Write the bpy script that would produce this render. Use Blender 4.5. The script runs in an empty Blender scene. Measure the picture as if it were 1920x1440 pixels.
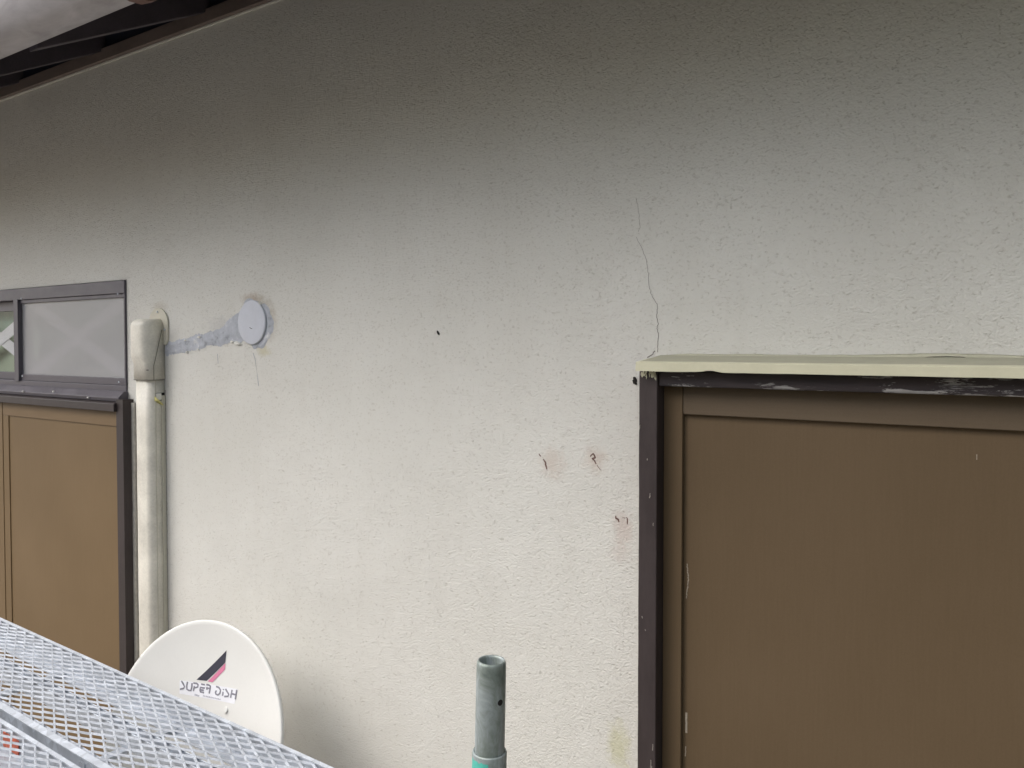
import bpy, bmesh, math, random
from mathutils import Vector, Matrix, Euler, noise as mnoise
random.seed(7)
R = math.radians
sc = bpy.context.scene
C = sc.collection

# ------------------------------------------------------------------ camera
F, YAW, PITCH, SHIFT = 1450.0, 33.1, 1.5, -34/1920
cd = bpy.data.cameras.new("camera"); cam = bpy.data.objects.new("camera", cd); C.objects.link(cam)
cam.location = (0, 0, 0); cam.rotation_euler = (R(90-PITCH), 0, R(YAW))
cd.sensor_width = 36; cd.lens = 36*F/1920; cd.shift_y = SHIFT; cd.clip_start = .02; cd.clip_end = 500
sc.camera = cam
CR = cam.rotation_euler.to_matrix()

# ------------------------------------------------------------------ sky, sun, exposure
SUN_EL, SUN_AZ = 50, 222     # azimuth clockwise from +Y
w = bpy.data.worlds.new("World"); sc.world = w; w.use_nodes = True
nt = w.node_tree; nt.nodes.clear()
sky = nt.nodes.new('ShaderNodeTexSky'); sky.sky_type = 'NISHITA'; sky.sun_disc = False
sky.sun_elevation = R(SUN_EL); sky.sun_rotation = R(SUN_AZ); sky.dust_density = 4; sky.air_density = 1.2
hs = nt.nodes.new('ShaderNodeHueSaturation'); hs.inputs['Saturation'].default_value = .5
bg = nt.nodes.new('ShaderNodeBackground'); bg.inputs['Strength'].default_value = .12
wo = nt.nodes.new('ShaderNodeOutputWorld')
nt.links.new(sky.outputs[0], hs.inputs['Color']); nt.links.new(hs.outputs[0], bg.inputs[0]); nt.links.new(bg.outputs[0], wo.inputs[0])
sd = bpy.data.lights.new("sun", 'SUN'); sd.energy = .5; sd.angle = R(50); sd.color = (1, .97, .92)
so = bpy.data.objects.new("sun", sd); C.objects.link(so)
sdir = Vector((math.sin(R(SUN_AZ))*math.cos(R(SUN_EL)), math.cos(R(SUN_AZ))*math.cos(R(SUN_EL)), math.sin(R(SUN_EL))))
so.rotation_euler = (-sdir).to_track_quat('-Z', 'Y').to_euler()
sc.view_settings.view_transform = 'Standard'; sc.view_settings.look = 'None'
sc.view_settings.exposure = 1.34; sc.view_settings.gamma = 1

# ------------------------------------------------------------------ measuring helper: where a line of sight meets a real plane
def ray(px, py): return CR @ Vector(((px-960)/F, (720-py)/F + SHIFT*1920/F, -1))
def W(px, py, Y=None, Z=None, depth=None):
    d = ray(px, py)
    return d*(Y/d.y if Y is not None else Z/d.z if Z is not None else depth)

# ------------------------------------------------------------------ tagging
def tag(o, label=None, cat=None, group=None, kind=None):
    if label: o['label'] = label
    if cat: o['category'] = cat
    if group: o['group'] = group
    if kind: o['kind'] = kind
    return o
def empty(name, loc=(0, 0, 0)):
    o = bpy.data.objects.new(name, None); C.objects.link(o); o.location = loc; return o

# ------------------------------------------------------------------ mesh builder
class MB:
    def __init__(s): s.v = []; s.f = []; s.sm = []
    def add(s, vs, fs, smooth=False):
        b = len(s.v); s.v += [tuple(v) for v in vs]; s.f += [tuple(b+i for i in f) for f in fs]; s.sm += [smooth]*len(fs)
    def box(s, x0, x1, y0, y1, z0, z1):
        vs = [(x, y, z) for x in (x0, x1) for y in (y0, y1) for z in (z0, z1)]
        s.add(vs, [(0, 1, 3, 2), (4, 6, 7, 5), (0, 4, 5, 1), (2, 3, 7, 6), (0, 2, 6, 4), (1, 5, 7, 3)])
    def prism(s, prof, x0, x1):          # profile in (y,z) swept along x
        n = len(prof)
        vs = [(x0, y, z) for y, z in prof] + [(x1, y, z) for y, z in prof]
        s.add(vs, [(i, (i+1) % n, n+(i+1) % n, n+i) for i in range(n)] + [tuple(range(n))[::-1], tuple(range(n, 2*n))])
    def loft(s, rings, smooth=True, cap=True, closed=True):
        n = len(rings[0]); vs = [p for r in rings for p in r]; fs = []
        for k in range(len(rings)-1):
            for i in range(n if closed else n-1):
                j = (i+1) % n; fs.append((k*n+i, k*n+j, (k+1)*n+j, (k+1)*n+i))
        s.add(vs, fs, smooth)
        if cap and closed:
            b = len(s.v)-len(vs)
            s.f += [tuple(b+i for i in range(n))[::-1], tuple(b+(len(rings)-1)*n+i for i in range(n))]; s.sm += [False, False]
    def bar(s, a, b, wv, hv):            # box between a and b, half extents wv and hv
        a, b, wv, hv = map(Vector, (a, b, wv, hv))
        vs = [p+i*wv+j*hv for p in (a, b) for i in (-1, 1) for j in (-1, 1)]
        s.add(vs, [(0, 1, 3, 2), (4, 6, 7, 5), (0, 4, 5, 1), (2, 3, 7, 6), (0, 2, 6, 4), (1, 5, 7, 3)])
    def tube(s, a, b, r0, r1=None, n=32, cap=True):
        a, b = Vector(a), Vector(b); r1 = r0 if r1 is None else r1
        z = (b-a).normalized(); x = z.orthogonal().normalized(); y = z.cross(x)
        s.loft([[p+r*(math.cos(t)*x+math.sin(t)*y) for t in (2*math.pi*i/n for i in range(n))] for p, r in ((a, r0), (b, r1))], cap=cap)
    def build(s, name, mat, parent=None, bevel=0, origin=None):
        me = bpy.data.meshes.new(name); me.from_pydata(s.v, [], s.f); me.materials.append(mat)
        for p, q in zip(me.polygons, s.sm): p.use_smooth = q
        bm = bmesh.new(); bm.from_mesh(me); bmesh.ops.recalc_face_normals(bm, faces=bm.faces); bm.to_mesh(me); bm.free()
        o = bpy.data.objects.new(name, me); C.objects.link(o)
        if parent is not None:
            o.parent = parent; o.matrix_parent_inverse = Matrix.Translation(-world_loc(parent))
        if bevel:
            m = o.modifiers.new('bevel', 'BEVEL'); m.width = bevel; m.segments = 2; m.limit_method = 'ANGLE'; m.angle_limit = R(40)
        return o
def world_loc(o):        # parts that are Empties sit on the world origin, so only a thing's own Empty counts
    return Vector(o.location) if o.parent is None else Vector((0, 0, 0))
def subpart(name, parent):
    o = empty(name); o.parent = parent; o.matrix_parent_inverse = Matrix.Translation(-world_loc(parent)); return o

# ------------------------------------------------------------------ materials
class NT:
    def __init__(s, name):
        s.m = bpy.data.materials.new(name); s.m.use_nodes = True; s.t = s.m.node_tree
        s.b = s.t.nodes['Principled BSDF']; s.co = s.n('ShaderNodeTexCoord').outputs['Object']
    def n(s, t, **kw):
        x = s.t.nodes.new(t)
        for k, v in kw.items(): setattr(x, k, v)
        return x
    def l(s, a, b): s.t.links.new(a, b)
    def mapping(s, scale, co=None, loc=(0, 0, 0)):
        x = s.n('ShaderNodeMapping'); x.inputs['Scale'].default_value = scale; x.inputs['Location'].default_value = loc
        s.l(co or s.co, x.inputs[0]); return x.outputs[0]
    def noise(s, scale, detail=3, rough=.5, co=None, dist=0):
        x = s.n('ShaderNodeTexNoise'); x.inputs['Scale'].default_value = scale; x.inputs['Detail'].default_value = detail
        x.inputs['Roughness'].default_value = rough; x.inputs['Distortion'].default_value = dist
        s.l(co or s.co, x.inputs['Vector']); return x.outputs['Fac']
    def ramp(s, fac, stops):
        x = s.n('ShaderNodeValToRGB'); e = x.color_ramp.elements
        while len(e) < len(stops): e.new(.5)
        for el, (p, c) in zip(e, stops): el.position = p; el.color = (*c, 1) if not isinstance(c, (int, float)) else (c, c, c, 1)
        s.l(fac, x.inputs[0]); return x.outputs[0]
    def mix(s, fac, a, b):
        x = s.n('ShaderNodeMix', data_type='RGBA')
        for v, i in ((fac, 0), (a, 6), (b, 7)):
            if isinstance(v, (int, float)): x.inputs[i].default_value = v
            elif isinstance(v, tuple): x.inputs[i].default_value = (*v, 1)
            else: s.l(v, x.inputs[i])
        return x.outputs[2]
    def math(s, op, a, b=0, clamp=False):
        x = s.n('ShaderNodeMath', operation=op, use_clamp=clamp)
        for v, i in ((a, 0), (b, 1)):
            if isinstance(v, (int, float)): x.inputs[i].default_value = v
            else: s.l(v, x.inputs[i])
        return x.outputs[0]
    def bump(s, h, strength, dist, prev=None):
        x = s.n('ShaderNodeBump'); x.inputs['Strength'].default_value = strength; x.inputs['Distance'].default_value = dist
        s.l(h, x.inputs['Height'])
        if prev: s.l(prev, x.inputs['Normal'])
        return x.outputs[0]
    def out(s, col=None, rough=None, nrm=None, metal=0, spec=None):
        for v, k in ((col, 'Base Color'), (rough, 'Roughness'), (nrm, 'Normal')):
            if v is None: continue
            if isinstance(v, (int, float)): s.b.inputs[k].default_value = v
            elif isinstance(v, tuple): s.b.inputs[k].default_value = (*v, 1)
            else: s.l(v, s.b.inputs[k])
        s.b.inputs['Metallic'].default_value = metal
        if spec is not None: s.b.inputs['Specular IOR Level'].default_value = spec
        return s.m

def mat_var(name, c, rough=.6, var=.12, scale=14, metal=0, bump=.15, bscale=160, bdist=.0006, stretch=(1, 1, 1), spec=.4):
    """plain weathered surface: base colour with blotches, fine grain and micro bump"""
    t = NT(name); co = t.mapping(stretch)
    a = tuple(max(0, x*(1-var)) for x in c); b = tuple(min(1, x*(1+var)) for x in c)
    n1 = t.noise(scale, 5, .6, co); n2 = t.noise(bscale, 3, .6, co)
    f = t.math('ADD', t.math('MULTIPLY', n1, .7), t.math('MULTIPLY', n2, .3))
    col = t.ramp(f, [(.32, a), (.68, b)])
    rg = t.ramp(n1, [(.3, max(.05, rough-.08)), (.7, min(1, rough+.1))])
    return t.out(col, rg, t.bump(n2, bump, bdist), metal, spec)

def mat_wall():
    t = NT('stucco'); co = t.co
    # stucco relief: rounded lumps with short combed pits
    wob = t.n('ShaderNodeVectorMath', operation='ADD')
    ns = t.n('ShaderNodeTexNoise'); ns.inputs['Scale'].default_value = 45; t.l(co, ns.inputs['Vector'])
    sc_ = t.n('ShaderNodeVectorMath', operation='SCALE'); sc_.inputs[3].default_value = .010; t.l(ns.outputs['Color'], sc_.inputs[0])
    t.l(co, wob.inputs[0]); t.l(sc_.outputs[0], wob.inputs[1])
    c1 = t.mapping((1, 1, 1.2), wob.outputs[0])
    v = t.n('ShaderNodeTexVoronoi', feature='SMOOTH_F1'); v.inputs['Scale'].default_value = 225; v.inputs['Smoothness'].default_value = .55; t.l(c1, v.inputs['Vector'])
    lump = t.math('SUBTRACT', 1, v.outputs['Distance'])
    grain = t.noise(230, 4, .6, c1, .6); grain2 = t.noise(420, 2, .6)
    pit = t.ramp(t.noise(175, 3, .6, t.mapping((1, 1, 1.4), wob.outputs[0])), [(.30, 0), (.42, 1)])
    broad = t.noise(7, 3, .5)
    h = t.math('ADD', t.math('MULTIPLY', lump, .5), t.math('MULTIPLY', grain, .9))
    h = t.math('ADD', h, t.math('MULTIPLY', pit, .55))
    h = t.math('ADD', h, t.math('MULTIPLY', grain2, .12))
    nrm = t.bump(h, .6, .0023)
    nrm = t.bump(broad, .25, .012, nrm)
    base = t.ramp(t.noise(2.2, 5, .62), [(.3, (.600, .590, .550)), (.7, (.662, .655, .618))])
    base = t.mix(t.math('MULTIPLY', t.math('SUBTRACT', 1, pit), .38), base, (.36, .33, .28))
    # faint vertical rain streaks
    st = t.ramp(t.noise(9, 5, .65, t.mapping((2.6, 1, .16))), [(.48, 0), (.78, 1)])
    base = t.mix(t.math('MULTIPLY', st, .07), base, (.46, .43, .37))
    def spot(px, py, rx, rz, col, amt, soft=.9, nz=.7):
        nonlocal base
        c = W(px, py, Y=1.3)
        m = t.n('ShaderNodeMapping'); m.inputs['Scale'].default_value = (1/rx, 0, 1/rz); m.inputs['Location'].default_value = (-c.x/rx, 0, -c.z/rz)
        t.l(co, m.inputs[0])
        ln = t.n('ShaderNodeVectorMath', operation='LENGTH'); t.l(m.outputs[0], ln.inputs[0])
        d = t.math('ADD', ln.outputs['Value'], t.math('MULTIPLY', t.math('SUBTRACT', t.noise(60, 5, .7), .5), nz*2.2))
        mk = t.n('ShaderNodeMapRange', interpolation_type='SMOOTHSTEP'); mk.inputs[1].default_value = 1; mk.inputs[2].default_value = 1-soft
        mk.inputs[3].default_value = 0; mk.inputs[4].default_value = amt; t.l(d, mk.inputs[0])
        base = t.mix(mk.outputs[0], base, col)
    spot(1160, 1400, .034, .068, (.50, .49, .30), .62, .9)     # yellow stain low beside the shutter box
    spot(1036, 868, .042, .042, (.50, .40, .34), .42)          # rust blooms round old screw holes
    spot(1116, 862, .036, .036, (.50, .40, .34), .45)
    spot(1168, 990, .030, .045, (.48, .36, .32), .42)
    spot(1162, 1035, .028, .03, (.50, .41, .37), .3)
    spot(484, 600, .085, .078, (.36, .31, .24), .62, .55, .35)  # grime ring round the cover plate
    spot(470, 560, .05, .022, (.36, .27, .2), .45, .8)
    spot(495, 658, .035, .018, (.46, .42, .24), .5, .8)
    spot(300, 575, .05, .02, (.45, .40, .33), .4, .8)
    spot(420, 610, .10, .035, (.44, .44, .44), .4, .8)
    return t.out(base, .92, nrm, spec=.2)

def mat_peel():
    """dark brown painted timber with paint flaked off along the grain"""
    t = NT('flaking_paint'); co = t.co
    big = t.noise(3.0, 3, .5, t.mapping((1, 1, 1)))
    fl = t.noise(30, 6, .72, t.mapping((.55, 1, 3.2)), .4)
    f = t.math('ADD', fl, t.math('MULTIPLY', t.math('SUBTRACT', big, .5), .5))
    sx = t.n('ShaderNodeSeparateXYZ'); t.l(co, sx.inputs[0])
    wear = t.math('MULTIPLY', t.math('ADD', sx.outputs[0], .2), .10, False)
    low = t.n('ShaderNodeMapRange'); low.inputs[1].default_value = -.058; low.inputs[2].default_value = -.066; low.inputs[3].default_value = 0; low.inputs[4].default_value = .05; t.l(sx.outputs[2], low.inputs[0])
    m = t.ramp(t.math('ADD', t.math('ADD', f, wear), low.outputs[0]), [(.615, 0), (.65, 1)])
    body = t.ramp(t.noise(20, 5, .6, t.mapping((.3, 1, 3))), [(.3, (.022, .018, .022)), (.7, (.045, .035, .036))])
    wood = t.ramp(t.noise(90, 4, .6, t.mapping((.3, 1, 3))), [(.3, (.14, .13, .13)), (.7, (.36, .35, .34))])
    h = t.math('SUBTRACT', t.noise(60, 4, .6, t.mapping((.3, 1, 2))), t.math('MULTIPLY', m, .8))
    return t.out(t.mix(m, body, wood), t.ramp(m, [(0, .42), (1, .85)]), t.bump(h, .5, .0012), spec=.4)

def mat_panel(name, a, b, vertical=True, rough=.55):
    t = NT(name); s = (1, 1, .05) if vertical else (.05, 1, 1)
    n = t.noise(260, 4, .7, t.mapping(s)); n2 = t.noise(3, 3, .5); n3 = t.noise(520, 2, .6)
    f = t.math('ADD', t.math('ADD', t.math('MULTIPLY', n, .25), t.math('MULTIPLY', n2, .5)), t.math('MULTIPLY', n3, .25))
    return t.out(t.ramp(f, [(.34, a), (.66, b)]), rough, t.bump(n, .2, .0005), spec=.25)

M = {}
M['wall'] = mat_wall()
M['peel'] = mat_peel()
M['trim'] = mat_var('dark_timber', (.035, .026, .026), .5, .3, 18, stretch=(1, 1, .3))
M['trimside'] = M['trim']
M['box_panel'] = mat_panel('brown_panel', (.090, .061, .033), (.114, .079, .046))
M['box_rail'] = mat_panel('brown_rail', (.088, .064, .041), (.110, .082, .055), False)
M['door_panel'] = mat_panel('tan_panel', (.140, .092, .044), (.172, .115, .059))
M['cream'] = mat_var('cream_flashing', (.50, .485, .36), .5, .06, 22, bump=.2)
M['caulk'] = mat_var('cream_sealant', (.44, .43, .33), .65, .10, 40, bump=.4, bscale=90, bdist=.001)
M['alu'] = mat_var('bronze_aluminium', (.098, .090, .106), .42, .12, 30, .2)
M['duct'] = mat_var('ivory_plastic', (.65, .625, .555), .45, .22, 11, bump=.1)
M['plate'] = mat_var('ivory_plate', (.54, .515, .43), .5, .08, 30)
M['grey_plastic'] = mat_var('grey_cover', (.52, .54, .60), .55, .05, 30)
M['yellow'] = mat_var('yellow_sealant', (.60, .55, .22), .6, .1, 60)
M['white'] = mat_var('white_paint', (.72, .71, .66), .6, .05, 40)
M['dark'] = mat_var('dark_gap', (.015, .013, .012), .9, .2, 60)
M['crack'] = mat_var('crack', (.20, .185, .165), .95, .3, 200)
M['rust'] = mat_var('rust', (.15, .09, .075), .9, .35, 260)
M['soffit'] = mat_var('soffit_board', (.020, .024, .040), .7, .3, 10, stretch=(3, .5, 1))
M['rafter'] = mat_var('rafter', (.066, .055, .066), .6, .25, 14)
M['eavetrim'] = mat_var('eave_trim', (.16, .125, .11), .6, .2, 14, stretch=(.4, 1, 1))
M['roof'] = mat_var('roof_metal', (.10, .09, .09), .5, .15, 5)
M['concrete'] = mat_var('concrete', (.36, .32, .27), .9, .2, 3, bump=.4, bscale=60, bdist=.004)
M['dish'] = mat_var('dish_enamel', (.70, .70, .68), .38, .03, 6, bump=.05)
M['ink'] = mat_var('dark_ink', (.045, .045, .065), .5, .1, 60)
M['pink'] = mat_var('pink_ink', (.62, .20, .33), .5, .06, 60)
M['letter'] = mat_var('grey_ink', (.22, .22, .26), .5, .2, 160)
M['sticker'] = mat_var('white_sticker', (.76, .77, .82), .4, .03, 40)
M['redsticker'] = mat_var('red_sticker', (.62, .14, .07), .5, .35, 90)

def mat_galv(name, c, rough=.42, metal=.75, sc_=60):
    t = NT(name)
    v = t.n('ShaderNodeTexVoronoi'); v.inputs['Scale'].default_value = sc_; t.l(t.co, v.inputs['Vector'])
    sep = t.n('ShaderNodeSeparateColor'); t.l(v.outputs['Color'], sep.inputs[0])
    f = t.math('ADD', t.math('MULTIPLY', sep.outputs[0], .25), t.math('MULTIPLY', t.noise(22, 6, .65, t.mapping((1, 1, .45))), .75))
    col = t.ramp(f, [(.3, tuple(x*.72 for x in c)), (.55, c), (.72, tuple(min(1, x*1.25) for x in c))])
    return t.out(col, t.ramp(f, [(.3, rough+.15), (.7, rough-.08)]), t.bump(t.noise(90, 3), .12, .0006), metal)
M['galv'] = mat_galv('galvanised_mesh', (.45, .48, .53), .45, .3)
M['galvrail'] = mat_galv('galvanised_rail', (.54, .58, .64), .55, .2, 45)
def mat_post():
    t = NT('weathered_galvanised_tube')
    co = t.mapping((1, 1, .38))
    f = t.noise(34, 6, .66, co, 1.2)
    col = t.ramp(f, [(.30, (.13, .16, .145)), (.45, (.22, .255, .235)), (.60, (.33, .37, .38)), (.75, (.46, .50, .53))])
    return t.out(col, t.ramp(f, [(.3, .6), (.7, .42)]), t.bump(t.noise(120, 4), .2, .0008), .35)
M['post'] = mat_post()
M['green'] = mat_var('teal_paint', (.09, .45, .37), .6, .22, 45)
def mat_gutter():
    t = NT('weathered_gutter')
    f = t.noise(9, 6, .62, t.mapping((.6, 2, 2)), .8)
    col = t.ramp(f, [(.3, (.28, .265, .28)), (.5, (.37, .355, .37)), (.7, (.46, .44, .46))])
    return t.out(col, .6, t.bump(t.noise(40, 4), .2, .001), spec=.3)
M['gutter'] = mat_gutter()
def mat_glass(name, tint, trans, rough=.03, haze=None):
    m = bpy.data.materials.new(name); m.use_nodes = True; t = m.node_tree; t.nodes.clear()
    o = t.nodes.new('ShaderNodeOutputMaterial'); tr = t.nodes.new('ShaderNodeBsdfTransparent'); tr.inputs[0].default_value = (*tint, 1)
    gl = t.nodes.new('ShaderNodeBsdfGlossy'); gl.inputs['Roughness'].default_value = rough
    fr = t.nodes.new('ShaderNodeFresnel'); fr.inputs[0].default_value = 1.5
    mx = t.nodes.new('ShaderNodeMixShader'); ge = t.nodes.new('ShaderNodeNewGeometry'); k1 = t.nodes.new('ShaderNodeMath'); k1.operation = 'SUBTRACT'; k1.inputs[0].default_value = 1; t.links.new(ge.outputs['Backfacing'], k1.inputs[1])
    k2 = t.nodes.new('ShaderNodeMath'); k2.operation = 'MULTIPLY'; t.links.new(fr.outputs[0], k2.inputs[0]); t.links.new(k1.outputs[0], k2.inputs[1]); t.links.new(k2.outputs[0], mx.inputs[0]); t.links.new(gl.outputs[0], mx.inputs[2])
    if haze:
        df = t.nodes.new('ShaderNodeBsdfDiffuse'); df.inputs[0].default_value = (*haze, 1)
        m2 = t.nodes.new('ShaderNodeMixShader'); m2.inputs[0].default_value = trans
        t.links.new(df.outputs[0], m2.inputs[1]); t.links.new(tr.outputs[0], m2.inputs[2]); t.links.new(m2.outputs[0], mx.inputs[1])
    else: t.links.new(tr.outputs[0], mx.inputs[1])
    t.links.new(mx.outputs[0], o.inputs[0]); return m
M['glass'] = mat_glass('clear_glass', (.93, .96, .94), 1)
M['screen'] = mat_glass('frosted_pane', (.98, .99, .98), .48, .25, (.46, .46, .48))
def mat_curtain():
    t = NT('green_blind')
    f = t.noise(7, 4, .6)
    g = t.n('ShaderNodeSeparateXYZ'); t.l(t.co, g.inputs[0])
    h = t.math('ADD', t.math('MULTIPLY', g.outputs[2], 2.6), t.math('MULTIPLY', f, .55))
    return t.out(t.ramp(h, [(.12, (.45, .47, .38)), (.45, (.33, .42, .36)), (.75, (.10, .25, .24))]), .8, None)
M['blind'] = mat_curtain()
M['tape'] = mat_var('pale_tape', (.74, .67, .76), .6, .04, 20)

YW = 1.3            # wall face
GZ = -2.5           # ground, below the camera standing on the scaffold
# ================================================================== setting
g = MB(); n = 26
vs = []; fs = []
g.add([(-60, -60, GZ), (60, -60, GZ), (60, 60, GZ), (-60, 60, GZ)], [(0, 1, 2, 3)])
tag(g.build('ground', M['concrete']), kind='structure')

# ================================================================== house
house = tag(empty('house', (-.8, YW, GZ)), 'single storey house wall in cream stucco with dark brown trim under a deep eave', 'house')
XL, XR = -6.0, 4.0
wz0, wz1 = W(238, 735, Y=YW).z, W(238, 524, Y=YW).z      # window opening
wx1 = W(238, 600, Y=YW).x; wx0 = wx1-1.72
TOPZ = .846
def wall_mesh():
    xs = [XL, wx0, wx1, XR]; zs = [GZ, wz0, wz1, TOPZ+.12]
    m = MB(); vs = [(x, YW, z) for z in zs for x in xs]
    fs = [(j*4+i, j*4+i+1, j*4+i+5, j*4+i+4) for j in range(3) for i in range(3) if not (i == 1 and j == 1)]
    m.add(vs, fs); return m
wl = wall_mesh().build('wall', M['wall'], house)
for p in wl.data.polygons:
    if p.normal.y > 0: p.flip()
sm = wl.modifiers.new('thick', 'SOLIDIFY'); sm.thickness = .14; sm.offset = -1
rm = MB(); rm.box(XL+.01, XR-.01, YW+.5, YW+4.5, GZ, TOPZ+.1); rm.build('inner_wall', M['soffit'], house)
for xx in (XL, XR-.15):
    m = MB(); m.box(xx+.002, xx+.148, YW+.145, YW+5, GZ, TOPZ+.1); m.build('wall', M['wall'], house)

# wall top trim
tr0, tr1 = TOPZ, TOPZ+.040
m = MB(); m.box(XL, XR, YW-.016, YW, tr0+.005, tr1+.001); m.build('eave_trim', M['eavetrim'], house, .002)
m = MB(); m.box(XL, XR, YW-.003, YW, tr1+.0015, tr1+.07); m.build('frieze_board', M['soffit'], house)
m = MB(); m.box(XL, XR, YW-.005, YW, tr0+.001, tr0+.0045); m.build('sealant_bead', M['wall'], house)

# eave: boards on rafters that slope down and out
SL = math.tan(R(28.6)); YE = .865
zr = tr1                            # rafter underside at the wall
def zs_at(y, off=0): return zr - SL*(YW-y) + off
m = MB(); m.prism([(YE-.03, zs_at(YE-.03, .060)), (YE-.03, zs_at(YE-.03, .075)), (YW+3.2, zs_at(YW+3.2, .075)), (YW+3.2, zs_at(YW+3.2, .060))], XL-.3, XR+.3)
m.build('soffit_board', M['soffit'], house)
m = MB(); m.prism([(YE-.06, zs_at(YE-.06, .078)), (YE-.06, zs_at(YE-.06, .10)), (YW+3.3, zs_at(YW+3.3, .10)), (YW+3.3, zs_at(YW+3.3, .078))], XL-.35, XR+.35)
m.prism([(YW+3.3, zs_at(YW+3.3, .078)), (YW+3.3, zs_at(YW+3.3, .10)), (YW+6.5, zs_at(YW+.1, .10)), (YW+6.5, zs_at(YW+.1, .078))], XL-.35, XR+.35)
m.build('roof', M['roof'], house)
rx = -2.30
for k in range(-7, 13):
    x = rx+.5*k
    if x < XL or x > XR: continue
    m = MB()
    vs = []
    m.prism([(YE, zs_at(YE)), (YE, zs_at(YE, .059)), (YW+.3, zs_at(YW+.3, .059)), (YW+.3, zs_at(YW+.3))], x-.040, x)
    m.build('rafter', M['rafter'], house, .0025)
m = MB(); m.box(XL-.3, XR+.3, YE-.022, YE-.001, .664, zs_at(YE, .070)); m.build('fascia', M['rafter'], house, .002)

# gutter hung on the fascia
gut = tag(empty('gutter', (-.8, .80, .64)), 'weathered grey rain gutter along the eave edge above the wall', 'gutter')
def gutter_prof(off):
    P = []
    base = [(.842, .662), (.838, .648), (.826, .640), (.806, .6375), (.788, .642), (.772, .655), (.758, .676), (.748, .702), (.742, .735), (.740, .775)]
    for i, (y, z) in enumerate(base): P.append((y, z-.0095))
    return P
prof = gutter_prof(0)
inner = [(y+(.003 if y < .80 else -.003 if y > .835 else 0), z+.003) for y, z in prof][::-1]
m = MB(); xs = [XL-.3+.25*i for i in range(44)]
rings = []
for x in xs:
    dz = .0015*math.sin(x*2.1)
    rings.append([(x, y, z+dz) for y, z in prof+inner])
m.loft(rings, smooth=True)
m.build('trough', M['gutter'], gut)
m = MB(); m.prism([(.744, .763), (.734, .763), (.734, .773), (.744, .773)], XL-.3, XR+.3); m.build('rolled_lip', M['gutter'], gut, .002)
for k in range(8):
    x = -1.335+.9*(k-3)
    m = MB(); m.prism([(y_, z_-.0095) for y_, z_ in ((.845, .664), (.841, .644), (.826, .636), (.804, .6335), (.786, .638), (.786, .6335), (.804, .629), (.828, .632), (.846, .642), (.851, .664))], x-.012, x+.012)
    m.box(x-.012, x+.012, .846, .858, .642, .70)
    m.build('bracket', M['rust'], gut)

# ================================================================== transom window
win = subpart('window', house)
zt_i = W(236, 557, Y=YW-.004).z; zb_i = W(238, 709.5, Y=YW-.004).z
xm0, xm1 = W(27, 640, Y=YW-.008).x, W(35, 640, Y=YW-.008).x
yf = YW-.004
m = MB(); m.box(wx0, wx1-.0005, yf-.003, yf+.06, zt_i+.012, wz1-.002)
m.box(wx0, wx1-.0005, yf-.001, yf+.06, wz0, zb_i-.022)
m.build('window_frame', M['alu'], win, .0015)
m = MB(); m.box(wx1-.006, wx1-.0008, yf-.002, yf+.06, zb_i-.0215, zt_i+.0115); m.build('jamb', M['alu'], win)
m = MB()   # right sash
m.box(xm0, wx1-.0065, yf+.002, yf+.02, zt_i, zt_i+.0115); m.box(xm0, wx1-.0065, yf+.003, yf+.02, zb_i-.0215, zb_i)
m.box(xm0, xm1, yf-.006, yf+.018, zb_i-.024, zt_i+.014)
m.build('sash', M['alu'], win, .001)
m = MB(); m.box(xm1, wx1-.0065, yf+.008, yf+.011, zb_i, zt_i); m.build('frosted_pane', M['screen'], win)
m = MB()   # left sash, one track behind
m.box(wx0, xm0+.01, yf+.024, yf+.042, zt_i-.022, zt_i+.0115); m.box(wx0, xm0+.01, yf+.024, yf+.042, zb_i-.0215, zb_i+.004)
m.box(xm0-.004, xm0+.03, yf+.0235, yf+.0425, zb_i-.0215, zt_i+.0115)
m.build('sash', M['alu'], win, .001)
m = MB(); m.box(wx0, xm0, yf+.032, yf+.035, zb_i+.004, zt_i-.022); m.build('clear_pane', M['glass'], win)
# blind and paper tape crosses behind the panes
m = MB(); m.box(wx0, wx1+.05, yf+.070, yf+.074, wz0-.02, wz1+.02); m.build('blind', M['blind'], win)
m = MB()
def cross(xa, xb, y):
    za, zb = zb_i-.01, zt_i+.01; hw = .021
    m.bar((xa, y, za), (xb, y, zb), (0, .0004, 0), (hw*.45, 0, -hw*.9)); m.bar((xa, y+.002, zb), (xb, y+.002, za), (0, .0004, 0), (hw*.45, 0, hw*.9))
cross(xm1+.03, wx1+.01, yf+.016)
xk = W(-20, 632, Y=yf).x; cross(xk-.33, xk+.33, yf+.0375)
m.build('tape_cross', M['tape'], win)
# screws and paint specks on the frame
for px, py in ((42, 560), (223, 551), (44, 705), (225, 716)):
    p = W(px, py, Y=yf); m = MB(); m.tube((p.x, yf-.0045, p.z), (p.x, yf-.002, p.z), .0028, .0022, 12); m.build('screw', M['galvrail'], win)

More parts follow.
